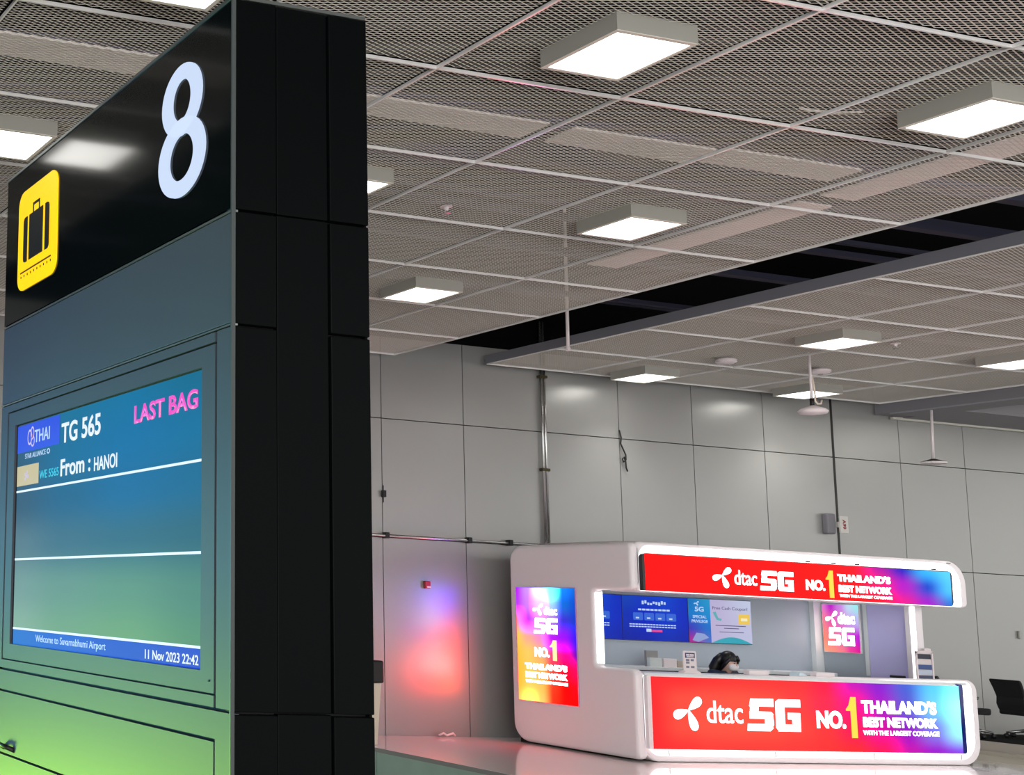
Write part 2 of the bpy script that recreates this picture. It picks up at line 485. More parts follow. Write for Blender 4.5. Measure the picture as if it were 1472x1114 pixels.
# white trays above the mesh
def tray(x0, x1, y0, y1, label):
    t = thing('cable_tray', label, 'cable tray', ((x0 + x1) / 2, (y0 + y1) / 2, 5.95), 'white trays above the mesh ceiling')
    MB().box(x0, x1, y0, y1, 5.95, 5.968).build('tray', M_tray, t)
    ax = x1 - x0 > y1 - y0
    for q in (.15, .85):
        px, py_ = (x0 + (x1 - x0) * q, (y0 + y1) / 2) if ax else ((x0 + x1) / 2, y0 + (y1 - y0) * q)
        MB().tube([(px, py_, 5.96), (px, py_, 7.4)], .006, 6).build('hanger', M_dark, t)
tray(-.5, 4.6, 7.72, 8.05, 'white tray above the mesh at the left, behind the pylon top')
tray(5.3, 7.35, 7.80, 8.12, 'white tray above the mesh running right from the pylon edge')
tray(7.6, 8.95, 7.80, 8.12, 'white tray above the mesh, middle one of the three in line')
tray(9.05, 10.4, 7.75, 8.05, 'white tray above the mesh, right one of the three in line')
tray(10.7, 11.08, 8.55, 10.9, 'white tray above the mesh running beside the dark slot')
tray(10.7, 11.08, 5.6, 8.35, 'white tray above the mesh beside the slot, near the right edge')

# ------------------------------------------------------------------ pylon
C = 2.11
PY0, PY1 = 3.563, 5.62; ZT = 4.152; TX1 = 2.615
py = thing('information_pylon', 'tall black baggage belt pylon with number 8, yellow suitcase sign and flight screen', 'information pylon', (2.36, 4.6, 0))
TF = LL(C)
MB().box(C + 0.03, TX1 - .01, PY0 + 0.03, PY1 - 0.01, 0.0, ZT - 0.02).build('core', M_groove, py)
# the narrow black side, three vertical strips of panels
zseg = [(0.0, 1.826), (1.834, 3.044), (3.052, 3.424), (3.432, ZT)]
strips = [(C + 0.002, C + 0.161, 0.0), (C + 0.166, C + 0.356, 0.006), (C + 0.361, C + 0.507, 0.0)]
for k, (xa, xb, rec) in enumerate(strips):
    for j, (za, zb_) in enumerate(zseg):
        if k == 1 and j == 1: za, zb_ = 1.834, 3.428
        if k == 1 and j == 2: continue
        if k == 1 and j == 0: za, zb_ = 0.0, 1.83
        MB().box(xa, xb, PY0 + rec, PY0 + 0.04, za, zb_).build('side_panel', M_blk, py, bevel=0.003)
MB().box(TX1 - .01, TX1, PY0 + .01, PY1, 0, ZT).build('rear_panel', M_blk, py)
MB().box(C + .01, TX1, PY1 - .01, PY1, 0, ZT).build('end_panel', M_blk, py)
MB().box(C - 0.004, TX1 - .004, PY0 - 0.004, PY1 + .004, ZT, ZT + 0.012).build('cap_trim', M_silver, py)
# front: glossy header
hd = MB().box(C, C + 0.035, PY0 + 0.002, PY1, 3.436, ZT - .001).build('header_panel', M_blkgloss, py)
MB().box(C - .003, C + 0.02, PY0, PY1, 3.420, 3.428).build('silver_strip', M_silver, py)
MB().box(C - .004, C + 0.01, PY0 - .003, PY0 + .004, 0, ZT).build('corner_trim', mat('corner_dark', (70, 76, 76), .5), py)
yel = mat('sign_yellow', (255, 206, 0), 0.35, emit=(255, 205, 0), estr=0.75)
blk_pic = mat('pictogram_black', (12, 14, 14), 0.4)
pic = plate('pictogram_plate', TF, rpoly([(5.450, 3.563), (4.997, 3.563), (4.997, 4.036), (5.450, 4.036)], 0.065, 8), 0.0, 0.006, yel, hd)
mb = MB()
mb.prism(rpoly([(5.380, 3.690), (5.336, 3.690), (5.336, 3.905), (5.380, 3.905)], [0.03, 0, 0, 0.03]), TF, .0062, .009)
mb.prism(rect(5.312, 5.152, 3.691, 3.905), TF, .0062, .009)
mb.prism(rpoly([(5.124, 3.690), (5.079, 3.690), (5.079, 3.905), (5.124, 3.905)], [0, 0.03, 0.03, 0]), TF, .0062, .009)
for r_ in [rect(5.270, 5.262, 3.905, 3.950), rect(5.200, 5.192, 3.905, 3.950), rect(5.270, 5.192, 3.938, 3.950), rect(5.410, 5.053, 3.644, 3.650)]:
    mb.prism(r_, TF, .0062, .009)
for k in range(10):
    y = 5.402 - k * .0385
    mb.prism([(y + .004 * math.cos(a * PI / 4), 3.627 + .006 * math.sin(a * PI / 4)) for a in range(8)], TF, .0062, .008)
mb.build('suitcase_symbol', blk_pic, py).parent = hd
bpy.context.view_layer.update()
# numeral 8 as two rings
def ring(mb, cy, cz, ro_a, ro_b, ri_a, ri_b, n=40):
    base = len(mb.v)
    for d in (.0, .008):
        for (ra, rb) in ((ro_a, ro_b), (ri_a, ri_b)):
            for k in range(n):
                an = 2 * PI * k / n
                sq = 1.0
                mb.v.append(TF(cy - ra * math.cos(an), cz + rb * math.sin(an), d))
    for k in range(n):
        q = (k + 1) % n
        o0, i0, o1, i1 = base + k, base + n + k, base + 2 * n + k, base + 3 * n + k
        p0, j0, p1, j1 = base + q, base + n + q, base + 2 * n + q, base + 3 * n + q
        mb.f += [[o1, p1, j1, i1], [o0, p0, p1, o1], [i0, i1, j1, j0], [o0, i0, j0, p0]]
mb = MB()
ring(mb, 3.895, 3.923, .140, .130, .068, .076)
ring(mb, 3.895, 3.712, .164, .142, .088, .084)
mb.build('numeral', emis('numeral_white', (205, 222, 250), 1.0), hd)
# grey front panels
MB().box(C, C + 0.03, PY0 + .004, PY1, 3.056, 3.418).build('front_panel', M_face, py, bevel=0.002)
MB().box(C - .002, C + 0.02, PY0, PY1, 3.046, 3.052).build('silver_strip', M_silver, py)
fy0, fy1, fz0, fz1 = 3.674, 5.534, 1.880, 3.004       # bezel groove
mb = MB()
mb.box(C, C + .03, PY0 + .004, fy0 - .020, 1.838, 3.042).box(C, C + .03, fy1 + .006, PY1, 1.838, 3.042)
mb.box(C, C + .03, fy0 - .006, fy1 + .006, fz1 + .006, 3.042).box(C, C + .03, fy0 - .006, fy1 + .006, 1.838, fz0 - .006)
mb.build('front_panel', M_face, py)
sy0, sy1, sz0, sz1 = 3.762, 5.432, 1.948, 2.934        # screen
mb = MB()
mb.box(C + .004, C + .03, fy0, sy0 - .004, fz0, fz1).box(C + .004, C + .03, sy1 + .022, fy1, fz0, fz1)
mb.box(C + .004, C + .03, sy0 - .004, sy1 + .022, sz1 + .006, fz1).box(C + .004, C + .03, sy0 - .004, sy1 + .022, fz0, sz0 - .001)
mb.build('screen_bezel', M_face, py)
# lower panels
mb = MB()
mb.box(C, C + .03, PY0 + .004, 3.658, 0.02, 1.828).box(C, C + .03, 3.658, PY1, 1.742, 1.828)
mb.build('front_panel', M_face, py)
dr = MB().box(C, C + .03, 3.668, PY1, 1.466, 1.732).build('access_door', M_face, py)
MB().tube([TF(5.47, 1.49, .0), TF(5.46, 1.505, .03), TF(5.40, 1.505, .035), TF(5.355, 1.49, .0)], .011).build('handle', M_black, dr, smooth=True)
MB().box(C, C + .03, 3.668, PY1, 0.02, 1.456).build('access_door', M_face, py)
MB().box(C + .0, C + .006, 3.70, 3.706, 1.915, 1.921).build('indicator', M_black, py)
# flight screen
SF = LL(C + 0.012)
rows = [[(58, 96, 128), (16, 118, 160), (8, 120, 168), (16, 112, 150)],
        [(44, 92, 120), (10, 112, 160), (4, 116, 172), (10, 116, 164)],
        [(52, 86, 110), (26, 98, 138), (12, 108, 160), (18, 106, 150)],
        [(92, 122, 130), (62, 108, 126), (48, 104, 124), (44, 98, 116)],
        [(122, 158, 148), (106, 152, 132), (98, 150, 120), (82, 134, 112)],
        [(142, 180, 158), (116, 166, 128), (112, 166, 116), (88, 142, 106)]]
scr = gradface('screen', SF, sy1, sy0, 2.020, sz1, rows, M_scr, py, 0.0)
bar = gradface('ticker_bar', SF, sy1, sy0, sz0, 2.016, [[(26, 112, 216), (14, 92, 222), (6, 66, 214), (2, 40, 214)]] * 2, M_scr, py, 0.0005)
MB().box(C + .014, C + .03, sy0 - .003, sy1 + .021, sz0, sz1 + .005).build('screen_back', M_screenblk, py)
M_sw = emis('screen_white', (235, 246, 255), 0.95)
M_sw2 = emis('screen_pale', (190, 220, 255), 0.9)
mb = MB()
for z in (2.6305, 2.3255, 2.0185):
    mb.prism(rect(sy1, sy0, z - .0045, z + .0045), SF, .0008, .0016)
mb.build('divider_line', M_sw, scr)
plate('airline_panel', SF, rect(5.433, 4.953, 2.806, 2.930), .0006, .0014, emis('screen_blue', (20, 62, 222), 0.95), scr)
# airline emblem: orchid made of petal loops
mb = MB()
def petal(mb, fn, cx, cz, ang, ln, wd, d0, d1, n=14, sgn=-1):
    pts = []
    for k in range(n):
        t = 2 * PI * k / n
        u = (1 - math.cos(t)) / 2 * ln; v = math.sin(t) * wd * (0.35 + 0.65 * (u / ln))
        pts.append((cx + sgn * (u * math.cos(ang) - v * math.sin(ang)), cz + u * math.sin(ang) + v * math.cos(ang)))
    mb.prism(pts, fn, d0, d1)
def loop(cx, cz, ra, rb, w_):
    b0 = len(mb.v); n = 20
    for d in (.0016, .0024):
        for s_ in (1.0, w_):
            for k in range(n):
                an = 2 * PI * k / n; mb.v.append(SF(cx - ra * s_ * math.cos(an), cz + rb * s_ * math.sin(an), d))
    for k in range(n):
        q = (k + 1) % n
        mb.f.append([b0 + 2 * n + k, b0 + 2 * n + q, b0 + 3 * n + q, b0 + 3 * n + k])
loop(5.285, 2.868, .026, .036, .72); loop(5.255, 2.885, .02, .03, .7); loop(5.25, 2.848, .022, .026, .7)
mb.build('emblem', emis('screen_lilac', (212, 200, 240), 0.9), scr)
mb = MB(); petal(mb, SF, 5.262, 2.86, .9, .022, .009, .0026, .0034); mb.build('emblem', emis('screen_violet', (150, 60, 150), .8), scr)
text('screen_lettering', 'THAI', SF, 5.228, 5.058, 2.838, 2.894, M_sw2, scr, .0016, .001, bold=.01)
text('screen_lettering', 'STAR ALLIANCE', SF, 5.338, 5.100, 2.775, 2.797, M_sw2, scr, .0008, .001)
mb = MB(); loop(5.068, 2.786, .018, .012, .55); mb.build('emblem', M_sw2, scr)
text('screen_lettering', 'TG 565', SF, 4.932, 4.551, 2.803, 2.890, M_sw, scr, .0008, .001, bold=.02)
text('screen_lettering', 'LAST BAG', SF, 4.262, 3.795, 2.808, 2.876, emis('screen_pink', (242, 92, 205), 1.0), scr, .0008, .001, bold=.03)
gold = plate('codeshare_panel', SF, rect(5.430, 5.176, 2.655, 2.745), .0006, .0014, emis('screen_gold', (205, 188, 132), 0.9), scr)
mb = MB()
for a, l in ((1.2, .035), (2.4, .03), (.2, .028), (3.6, .026)): petal(mb, SF, 5.315, 2.690, a, l, .010, .0016, .0024)
mb.build('emblem', emis('screen_mauve', (208, 190, 205), 0.9), scr)
text('screen_lettering', 'WE 5565', SF, 5.165, 4.955, 2.672, 2.708, emis('screen_cyan', (60, 205, 235), 0.9), scr, .0008, .001, bold=.01)
text('screen_lettering', 'From :', SF, 4.935, 4.640, 2.664, 2.736, M_sw, scr, .0008, .001, bold=.02)
text('screen_lettering', 'HANOI', SF, 4.605, 4.400, 2.660, 2.716, M_sw, scr, .0008, .001, bold=.015)
text('screen_lettering', 'Welcome to Suvarnabhumi Airport', SF, 5.165, 4.475, 1.962, 2.000, M_sw2, bar, .0008, .001)
text('screen_lettering', '11 Nov 2023 22:42', SF, 4.155, 3.782, 1.960, 1.993, M_sw, bar, .0008, .001, bold=.01)

# machine half hidden behind the pylon
t = thing('equipment_cabinet', 'black topped beige machine half hidden behind the black pylon', 'machine', (9.79, 13.5, ZB))
MB().box(9.75, 10.012, 13.44, 13.7, 1.335, 1.60).build('head_panel', M_black, t, bevel=.02)
MB().prism([(9.75, ZB), (9.92, ZB), (9.985, 1.33), (9.75, 1.33)], FF(13.48), -.2, .02).build('body', mat('beige_plastic', (214, 205, 186), 0.5), t, bevel=.008)

# ------------------------------------------------------------------ kiosk
XS, YF, XR = 12.44, 12.142, 17.52
YB = 14.14; ZK = 0.628
kf = .985
YS = YF + .056; kz = YS / YF               # the sign faces stand 56 mm in front of the shell; kz scales shell outlines about the camera
FK = FF(YS)
def QX(x): return x * kz
def QZ(z): return CZ + (z - CZ) * kz
def SY(y): return y * kf
def SZ(z): return (z - CZ) * kf + CZ
kk = thing('kiosk', 'white rounded phone shop kiosk with red glowing signs and open counter', 'kiosk', (15, 13.1, ZB))
MB().box(XS + .08, XR - .2, YF + .3, YB - .04, ZB, ZK + .03).build('base', M_groove, kk)
KL = LL(XS)
z1, z2, zt = 1.648, 2.556, 3.118
yo = 12.775
pts = [(YS, ZK), (YS, z1), (yo, z1), (yo, z2), (YS, z2), (YS, zt), (YB, zt), (YB, ZK)]
MB().soft_prism(rpoly(pts, [.07, .09, .05, .05, .09, .07, .2, .24], 8), KL, 0.0, -0.14, .05).build('side_wall', M_kw, kk)
# counter and header shells
cpoly = rpoly([(XS + .05, ZB + .004), (QX(17.575), ZB + .004), (QX(17.575), QZ(1.655)), (XS + .05, QZ(1.612))], [.24, .27, .14, .05], 8)
MB().soft_prism(cpoly, FK, 0.0, -0.16, .03).build('counter_front', M_kw, kk)
hpoly = rpoly([(XS + .05, 2.545), (QX(XR + .01), 2.545), (QX(XR + .01), QZ(3.125)), (XS + .05, QZ(3.125))], [.09, .07, .33, .08], 8)
MB().soft_prism(hpoly, FK, 0.0, -0.45, .03).build('header', M_kw, kk)
# illuminated borders, black backs, signs
gp = rpoly([(QX(12.478), QZ(.690)), (QX(17.465), QZ(.690)), (QX(17.465), QZ(1.632)), (QX(12.478), QZ(1.59))], [.2, .24, .10, .01], 8)
MB().prism(gp, FK, 0.0, .006).build('light_border', M_glow, kk)
for x in (12.79, 14.33, 15.83, 17.22):
    MB().box(QX(x) - .006, QX(x) + .006, YS - .0062, YS - .012, QZ(.690), QZ(.752)).build('border_joint', mat('joint_grey', (150, 140, 140), .5), kk)
bp = rpoly([(12.53, .757), (17.258, .757), (17.258, 1.585), (12.53, 1.585)], [.03, .03, .03, .02], 8)
sb = MB().prism(bp, FK, .0065, .054).build('sign_back', M_kw, kk)
bp = rpoly([(17.259, .757), (17.338, .757), (17.338, 1.60), (17.259, 1.60)], [.01, .05, .05, .01], 8)
MB().prism(bp, FK, .0065, .054).build('sign_end', mat('sign_edge_blue', (14, 30, 120), 0.12), kk)
gp = rpoly([(QX(12.488), QZ(2.552)), (QX(17.415), QZ(2.552)), (QX(17.415), QZ(3.082)), (QX(12.488), QZ(3.082))], [.01, .04, .28, .14], 8)
MB().prism(gp, FK, 0.0, .006).build('light_border', M_glow, kk)
bp = rpoly([(12.535, 2.558), (17.298, 2.558), (17.298, 2.995), (12.535, 2.995)], [.01, .06, .06, .06], 8)
sb2 = MB().prism(bp, FK, .0065, .054).build('sign_back', M_screenblk, kk)
for x in (14.95, 15.35, 15.72, 16.95):
    MB().box(QX(x), QX(x) + .05, YS - .0065, YS - .03, QZ(2.998), QZ(3.015)).build('bracket', M_black, kk)

r_, m_, p_, v_, b_, c_, w_ = (250, 0, 0), (214, 8, 190), (150, 20, 215), (96, 40, 215), (20, 60, 220), (80, 205, 238), (190, 240, 240)
o_ = (252, 78, 62); rr = (252, 40, 44)
hs = gradface('header_sign', FK, 12.57, 17.268, 2.562, 2.985,
    [[r_] * 7 + [r_, (245, 0, 30), (190, 0, 170), (40, 20, 205), (50, 190, 228), (92, 220, 232)],
     [r_] * 7 + [r_, (248, 0, 20), (230, 0, 110), (190, 0, 205), (20, 70, 215), (80, 208, 230)],
     [r_] * 7 + [r_, (250, 0, 10), (248, 0, 40), (225, 0, 150), (170, 0, 212), (20, 120, 222)]], M_sign, kk, .056, n=60, boost=3.0)
cs = gradface('counter_sign', FK, 12.585, 17.268, .762, 1.578,
    [[rr, rr, (250, 50, 48), (250, 54, 50), (250, 52, 50), (250, 50, 52), (246, 20, 70), (205, 0, 190), (140, 20, 215), (70, 100, 220), (90, 215, 230), (150, 232, 236)],
     [rr, o_, (252, 84, 66), (252, 86, 66), (252, 80, 64), (252, 64, 64), (250, 40, 80), (232, 0, 140), (175, 10, 205), (95, 90, 218), (120, 220, 232), (190, 240, 240)],
     [rr, o_, (252, 84, 66), (252, 86, 66), (252, 82, 64), (252, 72, 62), (252, 56, 60), (250, 20, 90), (215, 0, 160), (150, 20, 210), (130, 130, 225), (176, 230, 238)],
     [rr, (252, 50, 48), (252, 60, 54), (252, 60, 54), (252, 60, 54), (252, 56, 54), (252, 50, 52), (252, 40, 50), (245, 10, 90), (205, 4, 180), (160, 15, 215), (140, 70, 225)]], M_sign, kk, .056, n=60, boost=3.0)

def logo(fn, x0, x1, z0, z1, m, parent, off, sgn=1):
    mb = MB(); wd = abs(x1 - x0); ht = z1 - z0
    cx = x0 + (x1 - x0) * .52; cz = z0 + ht * .62
    for ang, l, wdt in ((math.radians(200), .58, .17), (math.radians(38), .60, .17), (math.radians(-68), .68, .17)):
        n = 22; pts = []
        for k in range(n):
            t = 2 * PI * k / n
            u = (1 - math.cos(t)) / 2 * l; v = math.sin(t) * wdt * (0.25 + 0.75 * u / l) * 1.25
            pts.append((cx + sgn * wd * (u * math.cos(ang) - v * math.sin(ang)), cz + ht * (u * math.sin(ang) + v * math.cos(ang))))
        mb.prism(pts, fn, off, off + .004)
    return mb.build('emblem', m, parent)
def five_g(fn, x0, x1, z0, z1, m, parent, off, sgn=1):
    """wide squared 5G lettering"""
    W = x1 - x0; Hh = z1 - z0; t = .235
    mb = MB()
    def P(pl, k):
        mb.prism([(x0 + W * a, z0 + Hh * b) for a, b in pl], fn, off, off + .004 + k * .00004)
    # 5
    P([(.05, .76), (.50, .76), (.50, 1.0), (.08, 1.0)], 0)
    P([(.05, .42), (.20, .42), (.22, .80), (.07, .80)], 1)
    P([(.05, .38), (.42, .38), (.47, .44), (.49, .52), (.45, .60), (.05, .60)], 2)
    P([(.33, .05), (.45, .08), (.49, .2), (.48, .52), (.33, .55)], 3)
    P([(0, 0), (.42, 0), (.48, .1), (.42, .22), (.01, .22)], 4)
    # G
    P([(.62, .76), (1.0, .76), (1.0, 1.0), (.60, 1.0), (.54, .92), (.55, .80)], 5)
    P([(.53, .12), (.57, .03), (.70, .05), (.70, .92), (.60, 1.0), (.54, .9)], 6)
    P([(.57, 0), (.98, 0), (.98, .22), (.6, .22)], 7)
    P([(.84, 0), (.99, 0), (.99, .58), (.84, .58)], 8)
    P([(.76, .38), (.99, .38), (.99, .58), (.76, .58)], 9)
    return mb.build('lettering', m, parent)

def one(fn, x0, x1, z0, z1, m, parent, off, sgn=1):
    pl = [(0, .70), (.40, 1.0), (1, 1), (1, 0), (.42, 0), (.42, .70), (0, .76)]
    pl = [(0, .66), (.30, .80), (.46, 1.0), (1, 1), (1, 0), (.46, 0), (.46, .72), (0, .74)]
    pl = [(0, .70), (.28, .80), (.50, 1.0), (1, 1), (1, 0), (.44, 0), (.44, .66), (0, .66)]
    return MB().prism([(x0 + (x1 - x0) * a, z0 + (z1 - z0) * b) for a, b in pl], fn, off, off + .005).build('numeral', m, parent)
def sign_text(fn, parent, off, L):
    logo(fn, *L['logo'], M_letter, parent, off)
    text('lettering', 'dtac', fn, *L['dtac'], M_letter, parent, off, .004, bold=.005)
    five_g(fn, *L['5g'], M_letter, parent, off)
    text('lettering', 'NO.', fn, *L['no'], M_letter, parent, off, .004, bold=.045)
    one(fn, *L['one'], M_yel, parent, off)
    text('lettering', "THAILAND'S", fn, *L['th'], M_letter, parent, off, .004, bold=.05)
    text('lettering', 'BEST NETWORK', fn, *L['be'], M_letter, parent, off, .004, bold=.05)
    text('lettering', 'WITH THE LARGEST COVERAGE', fn, *L['sm'], M_letter, parent, off, .004, bold=.02)
sign_text(FK, hs, .0575, {'logo': (13.55, 13.815, 2.641, 2.872), 'dtac': (13.865, 14.20, 2.682, 2.858), '5g': (14.245, 14.755, 2.635, 2.868),
    'no': (14.945, 15.24, 2.665, 2.792), 'one': (15.255, 15.37, 2.585, 2.915), 'th': (15.44, 16.28, 2.789, 2.882), 'be': (15.45, 16.29, 2.662, 2.748), 'sm': (15.46, 16.29, 2.602, 2.636)})
sign_text(FK, cs, .0575, {'logo': (12.895, 13.285, .980, 1.345), 'dtac': (13.36, 13.885, 1.066, 1.322), '5g': (13.945, 14.745, .986, 1.358),
    'no': (14.985, 15.43, 1.030, 1.240), 'one': (15.445, 15.60, .925, 1.408), 'th': (15.685, 16.873, 1.218, 1.380), 'be': (15.70, 16.88, 1.056, 1.176), 'sm': (15.69, 16.893, .962, 1.020)})
plate('vent_slot', FK, rpoly(rect(QX(17.215), QX(17.285), QZ(3.076) + .01, QZ(3.076) + .026), .007, 4), .0005, .004, mat('slot_grey', (150, 148, 148), .5), kk)
# light box on the left side wall
ly0, ly1, lz0, lz1 = 13.03, 14.005, 1.142, 2.578
lb = MB().prism(rect(ly1, ly0, lz0, lz1), KL, 0.0, .02).build('light_box', mat('lightbox_edge', (200, 150, 190), .4), kk)
Y_, K_ = (250, 216, 110), (250, 190, 60)
side_rows = [
 [(195, 20, 236), (214, 150, 240), (225, 225, 245), (150, 235, 240), (20, 140, 225), (10, 110, 215)],
 [(195, 50, 238), (215, 130, 240), (235, 215, 245), (170, 220, 240), (14, 110, 220), (8, 80, 210)],
 [(238, 140, 170), (210, 60, 236), (220, 150, 235), (190, 120, 225), (60, 50, 215), (20, 60, 205)],
 [(250, 205, 90), (240, 170, 150), (225, 140, 205), (185, 20, 232), (160, 10, 236), (60, 20, 225)],
 [(250, 200, 70), (250, 205, 100), (250, 180, 120), (225, 60, 130), (225, 0, 150), (110, 0, 190)],
 [(250, 196, 60), (250, 205, 90), (250, 190, 90), (245, 70, 60), (250, 0, 50), (225, 0, 90)],
 [(250, 196, 60), (250, 214, 100), (250, 200, 90), (248, 60, 30), (252, 0, 0), (246, 0, 20)],
 [(250, 214, 110), (250, 226, 130), (250, 214, 110), (248, 50, 20), (252, 0, 0), (250, 0, 0)]]
lbf = gradface('printed_face', KL, ly1 - .006, ly0 + .006, lz0 + .006, lz1 - .006, side_rows, attr_mat('backlit_side', 1.05, .25, .08), lb, .0205, n=40, boost=14.0)
lbf.parent = kk; lbf.matrix_parent_inverse = Matrix.Translation(-Vector(kk.location))
def side_letters(fn, parent, off):
    f = lambda *q: (SY(q[0]), SY(q[1]), SZ(q[2]), SZ(q[3]))
    logo(fn, *f(13.925, 13.76, 2.23, 2.371), M_letter2, parent, off, -1)
    text('lettering', 'dtac', fn, *f(13.745, 13.525, 2.235, 2.345), M_letter2, parent, off, .004, bold=.03)
    five_g(fn, *f(13.921, 13.524, 1.996, 2.193), M_letter2, parent, off)
    text('lettering', 'NO.', fn, *f(13.915, 13.67, 1.70, 1.82), M_letter2, parent, off, .004, bold=.05)
    one(fn, *f(13.66, 13.55, 1.664, 1.918), mat('letter_yellow2', (10, 10, 10), .4, emit=(255, 226, 150), estr=1.5), parent, off)
    text('lettering', "THAILAND'S", fn, *f(14.086, 13.39, 1.535, 1.615), M_letter2, parent, off, .004, bold=.06)
    text('lettering', 'BEST NETWORK', fn, *f(14.082, 13.39, 1.428, 1.503), M_letter2, parent, off, .004, bold=.05)
    text('lettering', 'WITH THE LARGEST COVERAGE', fn, *f(14.082, 13.39, 1.365, 1.40), M_letter2, parent, off, .004, bold=.04)
side_letters(KL, lbf, .0215)
# counter tops and interior
MB().prism(rpoly([(XS + .10, YF + .03), (XR - .06, YF + .03), (XR - .06, YF + .46), (XS + .10, YF + .46)], .02), lambda a, b, d: (a, b, 1.613 + d), -.03, 0.004).build('counter_top', M_top, kk)
MB().box(XS + .16, XR - .2, YF + .17, YF + .44, ZK + .03, 1.57).build('counter_carcass', mat('carcass', (60, 62, 66), .6), kk)
MB().box(XS + .16, XR - .5, YF + .44, YF + .72, 1.44, 1.472).build('desk_shelf', M_top, kk)
MB().box(XS + .13, XR - .1, YB - .09, YB, ZK + .031, 3.02).build('back_wall', M_kgrey, kk)
MB().box(XS + .14, 17.2, 13.60, YB - .10, 1.585, 1.63).build('back_counter', M_top, kk, bevel=.006)
MB().box(XS + .2, 17.1, 13.66, YB - .10, ZK + .031, 1.58).build('cabinet', mat('cabinet_dark', (44, 46, 50), .5), kk)
MB().box(17.46, 17.56, 12.81, YB - .0, ZK + .0, 3.06).build('side_wall', M_kgrey, kk)
MB().box(17.32, 17.458, YB - .16, YB - .092, ZK + .031, 3.02).build('corner_post', M_top, kk)
ps = MB().box(17.355, 17.475, 12.66, 12.80, ZK + .031, 2.546).build('front_post', M_kw, kk, bevel=.01)
MB().box(17.352, 17.356, 12.665, 12.73, 1.63, 2.54).build('light_strip', M_glow, kk)
MB().box(XS + .03, XS + .1, yo - .004, yo + .002, z1 + .04, z2 - .03).build('light_strip', M_glow, kk)
MB().box(XS + .131, XS + .136, yo + .0, yo + .06, z1 + .03, z2 - .02).build('light_strip', M_glow, kk)
# interior light box and door on the right side wall
RW = LL(17.46)
ib = MB().prism(rect(13.955, 13.445, 1.905, 2.56), RW, 0.0, .03).build('light_box', M_kw, kk)
ibf = gradface('printed_face', RW, 13.95, 13.45, 1.91, 2.555,
   [[(230, 120, 210), (190, 20, 205), (205, 130, 230), (190, 225, 245), (150, 240, 240)],
    [(250, 130, 150), (235, 90, 170), (225, 120, 210), (205, 170, 240), (190, 190, 245)],
    [(250, 140, 120), (245, 120, 140), (238, 110, 180), (215, 60, 215), (190, 30, 220)],
    [(252, 165, 130), (252, 150, 130), (250, 130, 140), (240, 60, 150), (225, 20, 150)]], M_sign, kk, .031, n=20)
logo(RW, 13.90, 13.74, 2.26, 2.46, M_letter, ibf, .032, -1)
text('lettering', 'dtac', RW, 13.735, 13.50, 2.29, 2.45, M_letter, ibf, .032, .003, bold=.05)
five_g(RW, 13.885, 13.515, 2.00, 2.245, M_letter, ibf, .032)
MB().prism(rect(13.40, 13.35, 1.62, 2.60), RW, 0.0, .02).build('door_frame', M_top, kk)
dv = MB().prism(rect(13.345, 12.83, ZK + .031, 2.60), RW, 0.0, .015).build('door', mat('door_glossy', (206, 200, 250), .15, 0, .7), kk)  # lavender base colour stands in for purple reflections in the gloss
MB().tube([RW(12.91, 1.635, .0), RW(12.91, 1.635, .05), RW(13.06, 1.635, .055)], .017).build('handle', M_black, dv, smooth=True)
# cables lying on the kiosk roof
o = MB().tube([(12.7, 13.9, 3.141), (12.75, 13.2, 3.144), (12.72, 12.7, 3.144), (12.9, 12.5, 3.147), (13.2, 12.42, 3.144)], .012, 8).build('cable', mat('cable_grey', (190, 186, 180), .5), smooth=True)
tag(o, 'loose pale cable lying along the kiosk roof edge', 'cable')

